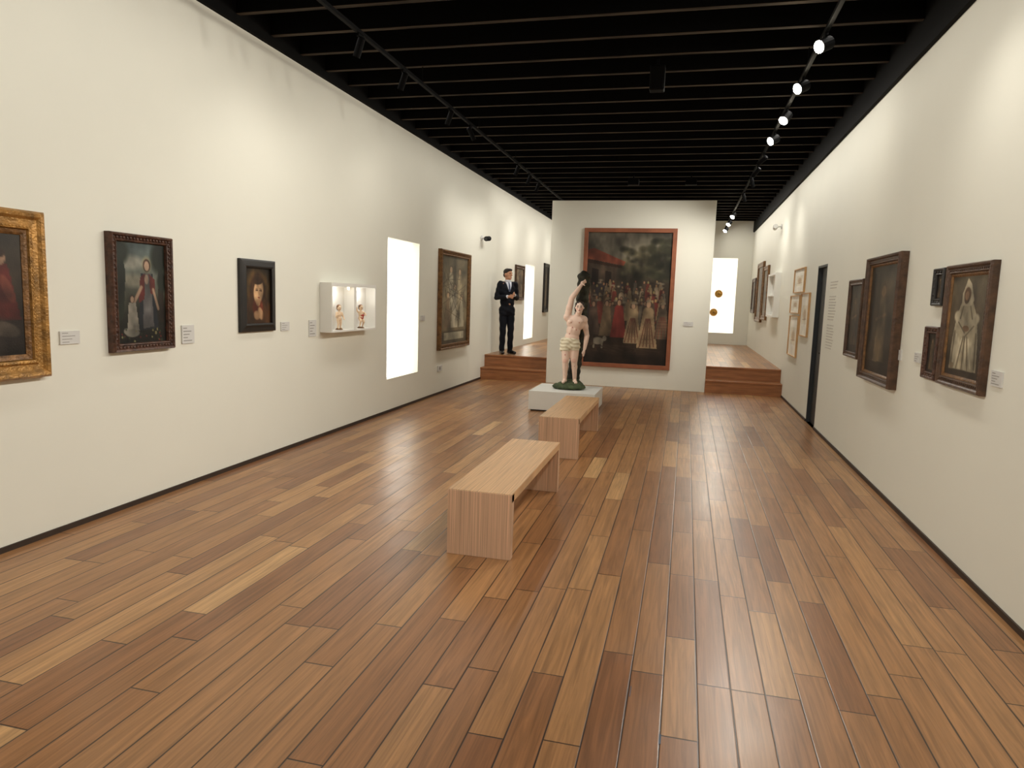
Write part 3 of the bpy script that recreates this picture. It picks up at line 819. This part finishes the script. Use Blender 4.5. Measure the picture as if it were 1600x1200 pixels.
# ------------------------------------------------------------------ benches
def bench(x0, y0, label):
    w, l, h, th = .41, 1.66, .415, .055
    t = thing('bench', label, 'bench', (x0+w/2, y0+l/2, 0), 0)
    MB().box(-w/2, w/2, -l/2, l/2, h-th, h, .003).build('seat', M['ply'], t)
    for s in (-1, 1):
        ya, yb = sorted((s*(l/2+.0015), s*(l/2-th)))
        MB().box(-w/2, w/2, ya, yb, 0, h-.004 if s < 0 else h-th, .002).build('leg', M['plyend'], t)
bench(-1.365, 4.0, 'light plywood bench nearest the camera in the middle of the floor')
bench(-1.385, 6.86, 'light plywood bench behind the nearer one, in front of the white plinth')

# ------------------------------------------------------------------ plinth + statue
PW = .95
pc = (-1.645, 10.16, 0)
t = thing('plinth', 'low square white plinth carrying the painted statue', 'plinth', pc)
MB().box(-PW/2, PW/2, -PW/2, PW/2, .02, .29, .004).build('body', M['white'], t)
MB().box(-PW/2+.03, PW/2-.03, -PW/2+.03, PW/2-.03, 0, .02).build('base', M['base'], t)

st = thing('statue', 'painted wooden statue of a bound man in loincloth with raised arm', 'statue', (-1.62, 10.16, .292), RD(6))
st.scale = (1.06, 1.05, 1.03)
Zb = .09
def S(x, y, z): return (x-.035*max(0, z-.5), y, z+Zb)
hc = Vector(S(.125, -.035, 1.075))
body = [
    ('e', hc, (.056, .07, .08)), ('e', hc+Vector((.0, -.03, -.045)), (.04, .042, .04)), ('c', hc+Vector((0, -.068, .0)), hc+Vector((0, -.082, -.02)), .008, .012),
    ('e', hc+Vector((0, -.062, -.045)), (.018, .012, .008)), ('e', hc+Vector((0, -.058, -.068)), (.016, .016, .014)), ('e', hc+Vector((0, -.06, .018)), (.04, .012, .008)),
    ('e', hc+Vector((-.058, 0, -.01)), (.008, .014, .022)), ('e', hc+Vector((.058, 0, -.01)), (.008, .014, .022)),
    ('c', S(.085, .0, .93), hc+Vector((0, .01, -.05)), .046, .042),
    ('e', S(.07, 0, .85), (.126, .084, .12)), ('e', S(.04, -.005, .74), (.098, .072, .12)), ('e', S(.02, 0, .64), (.102, .078, .10)), ('e', S(.0, .0, .575), (.11, .082, .085)),
    ('e', S(.015, -.046, .872), (.052, .038, .042)), ('e', S(.122, -.046, .872), (.052, .038, .042)),
    ('e', S(.015, -.05, .755), (.024, .03, .05)), ('e', S(.063, -.05, .755), (.024, .03, .05)),
    ('c', S(-.03, 0, .91), S(.17, 0, .915), .052, .052), ('e', S(-.045, 0, .93), (.054, .054, .056)), ('e', S(.185, .01, .90), (.052, .054, .058)),
    # raised right arm, close beside the head, forearm laid against the trunk
    ('c', S(-.042, .005, .94), S(.015, .0, 1.20), .049, .038), ('e', S(-.018, .002, 1.06), (.046, .049, .07)), ('c', S(.015, .0, 1.20), S(.08, .01, 1.295), .039, .035), ('c', S(.08, .01, 1.295), S(.14, .035, 1.385), .035, .024), ('e', S(.16, .035, 1.415), (.030, .02, .034)),
    # lowered left arm
    ('c', S(.185, .02, .90), S(.225, .05, .68), .045, .034), ('e', S(.204, .03, .80), (.043, .045, .065)), ('c', S(.225, .05, .68), S(.212, .028, .59), .036, .033), ('c', S(.212, .028, .59), S(.195, .0, .49), .033, .022), ('e', S(.19, -.012, .455), (.017, .027, .035)),
    # legs
    ('c', S(-.05, .0, .54), S(-.06, -.03, .315), .078, .05), ('c', S(-.06, -.03, .315), S(-.06, .02, .045), .046, .028), ('e', S(-.06, .018, .215), (.044, .05, .075)), ('e', S(-.06, -.045, .315), (.033, .03, .036)),
    ('c', S(.055, .0, .54), S(.06, -.015, .32), .078, .05), ('c', S(.06, -.015, .32), S(.075, .03, .045), .046, .028), ('e', S(.066, .028, .22), (.043, .048, .075)), ('e', S(.06, -.032, .32), (.033, .03, .036)),
    ('c', S(-.06, .03, .02), S(-.075, -.09, .008), .031, .023), ('c', S(.075, .04, .02), S(.10, -.075, .008), .031, .023),
]
for k, (fx, fl) in enumerate(((-.022, .05), (-.008, .056), (.008, .054), (.02, .044))):
    body.append(('c', S(.165+fx*.5, .03+fx*.3, 1.425), S(.18+fl*.5+fx*.3, .02+fx, 1.445-fx), .009, .007))
    body.append(('c', S(.19+fx*.4, -.012+fx, .44), S(.185+fx*.3, -.02+fx, .44-fl), .009, .007))
body.append(('c', S(.165, .015, 1.40), S(.19, -.01, 1.385), .009, .008)); body.append(('c', S(.18, -.03, .465), S(.165, -.045, .43), .009, .008))
fl = spots((242, 212, 194), [
    (hc+Vector((-.024, -.066, .004)), (.011, .014, .007), (50, 34, 28)), (hc+Vector((.024, -.066, .004)), (.011, .014, .007), (50, 34, 28)),
    (hc+Vector((-.024, -.066, .022)), (.016, .02, .004), (70, 46, 34)), (hc+Vector((.024, -.066, .022)), (.016, .02, .004), (70, 46, 34)),
    (hc+Vector((0, -.07, -.045)), (.017, .02, .006), (176, 84, 76)), (hc+Vector((-.03, -.05, -.02)), .016, (234, 180, 162)), (hc+Vector((.03, -.05, -.02)), .016, (234, 180, 162)),
    (S(.03, -.08, .79), (.006, .06, .010), (180, 84, 74)), (S(-.01, -.08, .70), (.006, .06, .010), (180, 84, 74)), (S(.085, -.08, .76), (.005, .06, .014), (196, 116, 102)),
    (S(.012, -.09, .862), (.009, .03, .009), (206, 142, 124)), (S(.124, -.09, .862), (.009, .03, .009), (206, 142, 124)),
    (S(-.065, -.08, .40), (.007, .05, .010), (180, 84, 74)), (S(.07, -.08, .24), (.006, .05, .010), (180, 84, 74)),
    (S(-.06, -.07, .315), (.03, .03, .03), (236, 192, 174)), (S(.06, -.06, .32), (.03, .03, .03), (236, 192, 174))])
blob('body', body, .006, M['flesh'], st, 3, fl)
def foldw(co):
    a = np.arctan2(co[:, 1], co[:, 0])
    return np.sin(co[:, 2]*120+co[:, 0]*38+np.sin(a*4)*1.6)
def foldc(co):
    w = .5+.5*foldw(co)
    return np.stack([(212+30*w)/255., (200+34*w)/255., (170+40*w)/255.], 1)
blob('loincloth', [('e', S(.002, 0, .60), (.122, .095, .068)), ('c', S(-.046, -.006, .56), S(-.054, -.012, .50), .086, .082), ('c', S(.052, -.006, .56), S(.058, -.01, .515), .086, .08), ('e', S(0, -.02, .52), (.085, .072, .06)),
                   ('c', S(-.108, -.02, .60), S(-.122, -.025, .46), .03, .022), ('e', S(-.105, -.03, .605), (.03, .032, .03))], .0065, M['cloth'], st, 6, foldc, lambda co: .0035*foldw(co))
blob('hair', [('e', hc+Vector((0, .02, .028)), (.066, .068, .066)), ('e', hc+Vector((-.05, .02, -.02)), (.022, .04, .05)), ('e', hc+Vector((.05, .02, -.02)), (.022, .04, .05)), ('e', hc+Vector((0, .05, -.03)), (.05, .035, .06))], .007, M['hairs'], st, 2, None, lambda co: .005*np.sin(co[:, 0]*160)*np.sin(co[:, 2]*140))
nz = lambda co: .010*np.sin(co[:, 0]*45+np.sin(co[:, 2]*22))*np.sin(co[:, 1]*40)+.005*np.sin(co[:, 2]*60)
blob('trunk', [('c', (.05, .16, .15), (.10, .17, .75), .09, .08), ('c', (.10, .17, .75), (.13, .15, 1.3), .08, .086), ('c', (.13, .15, 1.3), (.14, .15, 1.60), .086, .084), ('e', (.14, .15, 1.61), (.094, .086, .06))], .012, M['bark'], st, 2, None, nz)
blob('rock_base', [('e', (0, 0, .04), (.21, .19, .06)), ('e', (-.1, -.05, .04), (.11, .1, .055)), ('e', (.1, -.03, .04), (.12, .11, .06)), ('e', (.05, .1, .05), (.15, .1, .085)), ('e', (0, 0, .03), (.23, .2, .03))], .010, M['rock'], st, 2, None, nz, clampz=0.0)

# ------------------------------------------------------------------ the man
r_ = ray(790, 553)
tt = (PLAT-CH)/r_.z
man = thing('person', 'standing man in dark suit, pale shirt and striped tie, hands joined before chest', 'person', (r_.x*tt, r_.y*tt, PLAT+.005), RD(34))
HR = Matrix.Rotation(RD(28), 3, 'Z')
def hp(x, y, z):
    v = HR @ Vector((x, y, 0)); return Vector((v.x, v.y, z))
sh = {1: Vector((.155, 0, 1.405)), -1: Vector((-.155, 0, 1.405))}
el = {1: Vector((.215, .035, 1.13)), -1: Vector((-.22, .035, 1.13))}
wr = {1: Vector((.07, -.20, 1.19)), -1: Vector((-.055, -.20, 1.15))}
hip = {1: Vector((.078, 0, .90)), -1: Vector((-.078, 0, .90))}
kn = {1: Vector((.085, -.02, .48)), -1: Vector((-.08, -.015, .48))}
an = {1: Vector((.095, .02, .085)), -1: Vector((-.08, .02, .085))}
toe = {1: Vector((.14, -.14, .03)), -1: Vector((-.11, -.15, .03))}
pr = [('e', hp(0, 0, 1.605), (.071, .092, .102), HR), ('e', hp(0, -.03, 1.535), (.052, .058, .052), HR), ('c', hp(0, -.092, 1.605), hp(0, -.108, 1.578), .009, .014),
      ('e', hp(-.073, .005, 1.59), (.011, .02, .03), HR), ('e', hp(.073, .005, 1.59), (.011, .02, .03), HR), ('e', hp(0, -.08, 1.625), (.05, .014, .011), HR),
      ('e', hp(0, -.084, 1.54), (.024, .012, .010), HR), ('e', hp(0, -.074, 1.508), (.022, .02, .017), HR), ('c', (0, .015, 1.40), (0, .0, 1.53), .056, .052),
      ('e', (0, 0, 1.27), (.145, .09, .2)), ('c', (0, 0, 1.0), (0, 0, 1.15), .11, .11), ('e', (0, 0, .93), (.135, .09, .11)), ('c', sh[-1], sh[1], .05, .05)]
for s in (-1, 1):
    pr += [('c', hip[s], kn[s], .075, .052), ('c', kn[s], an[s], .05, .036), ('c', an[s]-Vector((0, 0, .04)), toe[s], .034, .026),
           ('c', sh[s], el[s], .045, .037), ('c', el[s], wr[s], .036, .026)]
    d = (wr[s]-el[s]).normalized()
    pm = wr[s]+d*.045+Vector((0, -.01, .0))
    pr.append(('c', wr[s]+d*.01, pm, .026, .03))
    for k, L_ in enumerate((.062, .07, .066, .052)):
        b0 = pm+Vector((0, -.012, .027-.018*k))+d*.015
        m0 = b0+d*L_*.5+Vector((0, -.012, -.004))
        e0 = m0+d*L_*.4+Vector((0, .022, -.012))
        pr += [('c', b0, m0, .0095, .009), ('c', m0, e0, .009, .0075)]
    th = wr[s]+d*.02+Vector((0, -.02, .022))
    pr += [('c', th, th+d*.035+Vector((0, -.012, .018)), .011, .0095), ('c', th+d*.035+Vector((0, -.012, .018)), th+d*.058+Vector((0, -.006, .016)), .0095, .008)]
sk = spots((190, 140, 110), [(hp(-.03, -.085, 1.607), (.013, .02, .007), (36, 24, 20)), (hp(.03, -.085, 1.607), (.013, .02, .007), (36, 24, 20)),
                             (hp(-.03, -.085, 1.628), (.02, .022, .005), (40, 28, 22)), (hp(.03, -.085, 1.628), (.02, .022, .005), (40, 28, 22)), (hp(0, -.093, 1.54), (.021, .02, .006), (150, 90, 78))])
blob('body', pr, .0062, M['flesh'], man, 3, sk)
jk = [('e', (0, .005, 1.28), (.168, .118, .185)), ('c', (-.13, 0.01, 1.395), (.13, 0.01, 1.395), .062, .062), ('e', (0, 0, 1.08), (.15, .115, .26)), ('e', (0, 0, .88), (.165, .125, .13)), ('c', (0, .02, 1.40), (0, .01, 1.45), .07, .062)]
for s in (-1, 1):
    w9 = el[s].lerp(wr[s], .88)
    jk += [('c', sh[s], el[s], .063, .051), ('c', el[s], w9, .050, .040), ('c', (s*.06, -.01, .9), (s*.072, -.01, .82), .10, .096)]
jacket = blob('jacket', jk, .009, M['suit'], man, 4, None, lambda co: .003*np.sin(co[:, 2]*60+co[:, 0]*30))
bvh = BVHTree.FromPolygons([v.co.copy() for v in jacket.data.vertices], [list(p.vertices) for p in jacket.data.polygons])
def patch(name, rows, off, m, parent):
    mb = MB(); prev = None
    for (z, xa, xb) in rows:
        ring = []
        for i in range(9):
            x = xa+(xb-xa)*i/8
            h = bvh.ray_cast(Vector((x, -1, z)), Vector((0, 1, 0)))[0]
            y = h.y-off if h else -.07
            ring.append(mb.bm.verts.new((x, y, z)))
        if prev:
            for i in range(8): mb.bm.faces.new((prev[i], prev[i+1], ring[i+1], ring[i]))
        prev = ring
    return mb.build(name, m, parent, True)
zs = [1.455-.018*i for i in range(12)]
vw = lambda z: .012+.058*max(0, (z-1.25)/.205)
shirt = patch('shirt', [(z, -vw(z), vw(z)) for z in zs], .004, M['shirt'], man)
tie = patch('tie', [(z, -(.011+.012*(1.44-z)/.2), .011+.012*(1.44-z)/.2) for z in [1.44-.018*i for i in range(11)]], .010, M['tie'], shirt)
patch('lapel', [(z, -vw(z)-.045*min(1, (z-1.24)/.12), -vw(z)+.002) for z in zs], .009, M['lapel'], jacket)
patch('lapel', [(z, vw(z)-.002, vw(z)+.045*min(1, (z-1.24)/.12)) for z in zs], .009, M['lapel'], jacket)
mb = MB(); mb.lathe([(.058, 0), (.064, .0), (.060, .035), (.055, .035), (.058, 0)], (0, .008, 1.452)); mb.build('collar', M['shirt'], shirt, True)
for s in (-1, 1):
    MB().tube(el[s].lerp(wr[s], .90), el[s].lerp(wr[s], 1.0), .036, .033).build('cuff', M['shirt'], shirt, True)
tr = [('e', (0, 0, .92), (.15, .11, .10))]
for s in (-1, 1): tr += [('c', hip[s], kn[s], .09, .067), ('c', kn[s], an[s]-Vector((0, 0, .015)), .066, .054)]
blob('trousers', tr, .009, M['suit'], man, 4, None, lambda co: .004*np.sin(co[:, 2]*34+co[:, 0]*20))
for s in (-1, 1):
    a = an[s]; d = (toe[s]-a); d.z = 0; d.normalize()
    blob('shoe', [('c', Vector((a.x, a.y+.03, .035))-d*.02, Vector((a.x, a.y, .04))+d*.06, .04, .044), ('c', Vector((a.x, a.y, .035))+d*.06, Vector((a.x, a.y, .03))+d*.17, .044, .033), ('c', Vector((a.x, a.y+.01, .04)), Vector((a.x, a.y+.01, .09)), .042, .046)], .008, M['shoe'], man, 2, clampz=0.0)
blob('hair', [('e', hp(0, .016, 1.645), (.079, .092, .074), HR), ('e', hp(0, -.035, 1.685), (.062, .058, .030), HR), ('e', hp(0, .05, 1.585), (.066, .055, .06), HR)], .007, M['hairm'], man, 2)

# ------------------------------------------------------------------ white double display case with figurines
r = (6.87, 7.98, 1.16, 1.70)
DC = .14
w, h = r[1]-r[0], r[3]-r[2]
t = thing('display_case', 'white wall-mounted double display case holding two figurines', 'display case', (XL+.002, (r[0]+r[1])/2, (r[2]+r[3])/2), ROT['L'])
th = .02
mb = MB()
mb.box(-w/2, w/2, -.012, 0, -h/2, h/2)
mb.box(-w/2, w/2, -DC, -.012, h/2-th*2, h/2); mb.box(-w/2, w/2, -DC, -.012, -h/2, -h/2+th)
mb.box(-w/2, -w/2+th, -DC, -.012, -h/2+th, h/2-th*2); mb.box(w/2-th, w/2, -DC, -.012, -h/2+th, h/2-th*2)
mb.box(-.03, .03, -DC, -.012, -h/2+th, h/2-th*2)
cab = mb.build('cabinet', M['white'], t)
for x in (-.09, .1):
    MB().tube((x, -.10, h/2-th*2), (x, -.10, h/2-th*2-.03), .012).build('lamp', M['caselamp'], cab)
for x in (-.3, .3):
    l = bpy.data.lights.new('case_lamp', 'POINT'); l.energy = .8; l.color = (1, .955, .88); l.shadow_soft_size = .03
    o = bpy.data.objects.new('case_light', l); col.objects.link(o); o.location = (XL+.11, (r[0]+r[1])/2+x, r[3]-.1)
def figurine(label, y, sitting):
    t = thing('figurine', label, 'figurine', (XL+.08, y, 1.16+th+.001), RD(60))
    t.scale = (.8, .8, .84)
    P = [('e', (0, 0, .292), (.03, .034, .037)), ('e', (0, -.032, .287), (.006, .008, .007)), ('c', (0, 0, .235), (0, 0, .27), .015, .014), ('e', (0, 0, .20), (.04, .028, .05)), ('e', (0, 0, .15), (.036, .03, .04)), ('c', (-.035, 0, .225), (.035, 0, .225), .016, .016)]
    if not sitting:
        P += [('c', (-.018, 0, .14), (-.02, -.012, .085), .024, .017), ('c', (-.02, -.012, .085), (-.022, 0, .025), .016, .010), ('c', (.018, 0, .14), (.022, -.005, .085), .024, .017), ('c', (.022, -.005, .085), (.024, .008, .025), .016, .010),
              ('c', (-.022, 0, .024), (-.024, -.03, .02), .009, .008), ('c', (.024, .008, .024), (.028, -.022, .02), .009, .008),
              ('c', (-.042, 0, .225), (-.06, -.02, .17), .014, .011), ('c', (-.06, -.02, .17), (-.045, -.05, .20), .011, .008), ('c', (.042, 0, .225), (.062, -.01, .17), .014, .011), ('c', (.062, -.01, .17), (.055, -.045, .14), .011, .008)]
    else:
        P += [('c', (-.018, 0, .14), (-.03, -.045, .10), .024, .018), ('c', (-.03, -.045, .10), (-.03, -.02, .03), .016, .010), ('c', (.018, 0, .14), (.03, -.03, .09), .024, .018), ('c', (.03, -.03, .09), (.03, .0, .03), .016, .010),
              ('c', (-.042, 0, .225), (-.075, -.01, .25), .014, .011), ('c', (-.075, -.01, .25), (-.085, -.02, .30), .011, .008), ('c', (.042, 0, .225), (.07, -.02, .20), .014, .011), ('c', (.07, -.02, .20), (.055, -.05, .18), .011, .008)]
    blob('body', P, .0035, M['flesh'], t, 2, spots((232, 204, 172), [((-.011, -.032, .296), (.005, .01, .004), (50, 34, 28)), ((.011, -.032, .296), (.005, .01, .004), (50, 34, 28)), ((0, -.036, .274), (.008, .01, .003), (170, 70, 60))]))
    blob('hair', [('e', (0, .008, .305), (.034, .034, .032)), ('e', (0, .02, .285), (.03, .022, .03))], .004, M['hairf'], t, 1)
    if sitting:
        blob('drapery', [('e', (.015, .0, .18), (.044, .034, .025)), ('c', (.04, .01, .21), (.06, .03, .10), .016, .012), ('e', (0, 0, .14), (.042, .035, .026))], .004, M['drape'], t, 1)
    MB().lathe([(0, 0), (.05, 0), (.052, .008), (.042, .014), (.04, .02), (0, .021)]).build('base', M['oldgold'], t, False)
figurine('pale standing figurine in left compartment of white display case', (r[0]+r[1])/2-.27, False)
figurine('figurine with red drapery and raised arm in right compartment of white display case', (r[0]+r[1])/2+.27, True)

# white case on far right wall
loc, w, h = place('R', [(1201, 429), (1212, 427), (1210, 497), (1199, 494)], .09)
t = thing('display_case', 'small white display case on right wall above the right steps', 'display case', loc, ROT['R'])
mb = MB(); mb.box(-w/2, w/2, -.01, 0, -h/2, h/2)
mb.box(-w/2, w/2, -.11, -.01, h/2-.04, h/2); mb.box(-w/2, w/2, -.11, -.01, -h/2, -h/2+.04); mb.box(-w/2, -w/2+.04, -.11, -.01, -h/2+.04, h/2-.04); mb.box(w/2-.04, w/2, -.11, -.01, -h/2+.04, h/2-.04)
mb.build('cabinet', M['white'], t)
MB().box(-w/2+.04, w/2-.04, -.10, -.01, -.02, .0).build('shelf', M['white'], t)

# gold medallions in the far window
for (u, v, R_, lab) in ((1123, 459, .15, 'upper round gold medallion in the bright far window niche'), (1115, 488, .15, 'lower round gold medallion in the bright far window niche')):
    p = on(1, YF+TH-.06, u, v)
    t = thing('medallion', lab, 'medallion', (p.x, YF+TH, p.z))
    mb = MB(); mb.lathe([(.0, -.05), (.04, -.06), (.055, -.045), (.072, -.05), (.085, -.03), (.09, 0)], seg=28, axis='Y')
    for k in range(14):
        a = 2*math.pi*k/14
        mb.sphere((.093*math.cos(a), -.03, .093*math.sin(a)), (.025, .018, .025), sub=1)
    mb.build('rim', M['goldmedal'], t, True)
    MB().sphere((0, -.058, 0), (.032, .02, .032)).build('boss', M['gold'], t, True)

# blue tape in floor seams
for (u, v, l, lab) in ((1031, 1155, .06, 'short blue tape strip in the floor seam near the bottom edge'), (985, 1080, .08, 'thin blue strip in a floor seam right of the bench'),):
    p = on(2, 0, u, v)
    hw = .004 if l < .07 else .0015
    o = MB().box(-hw, hw, -l/2, l/2, 0, .001).build('floor_tape', M['blue'], loc=p)
    tag(o, lab, 'tape')

# ------------------------------------------------------------------ world
wd = bpy.data.worlds.new('world'); sc.world = wd
wd.use_nodes = True
wd.node_tree.nodes['Background'].inputs[0].default_value = (.9, .85, .75, 1)
wd.node_tree.nodes['Background'].inputs[1].default_value = .05
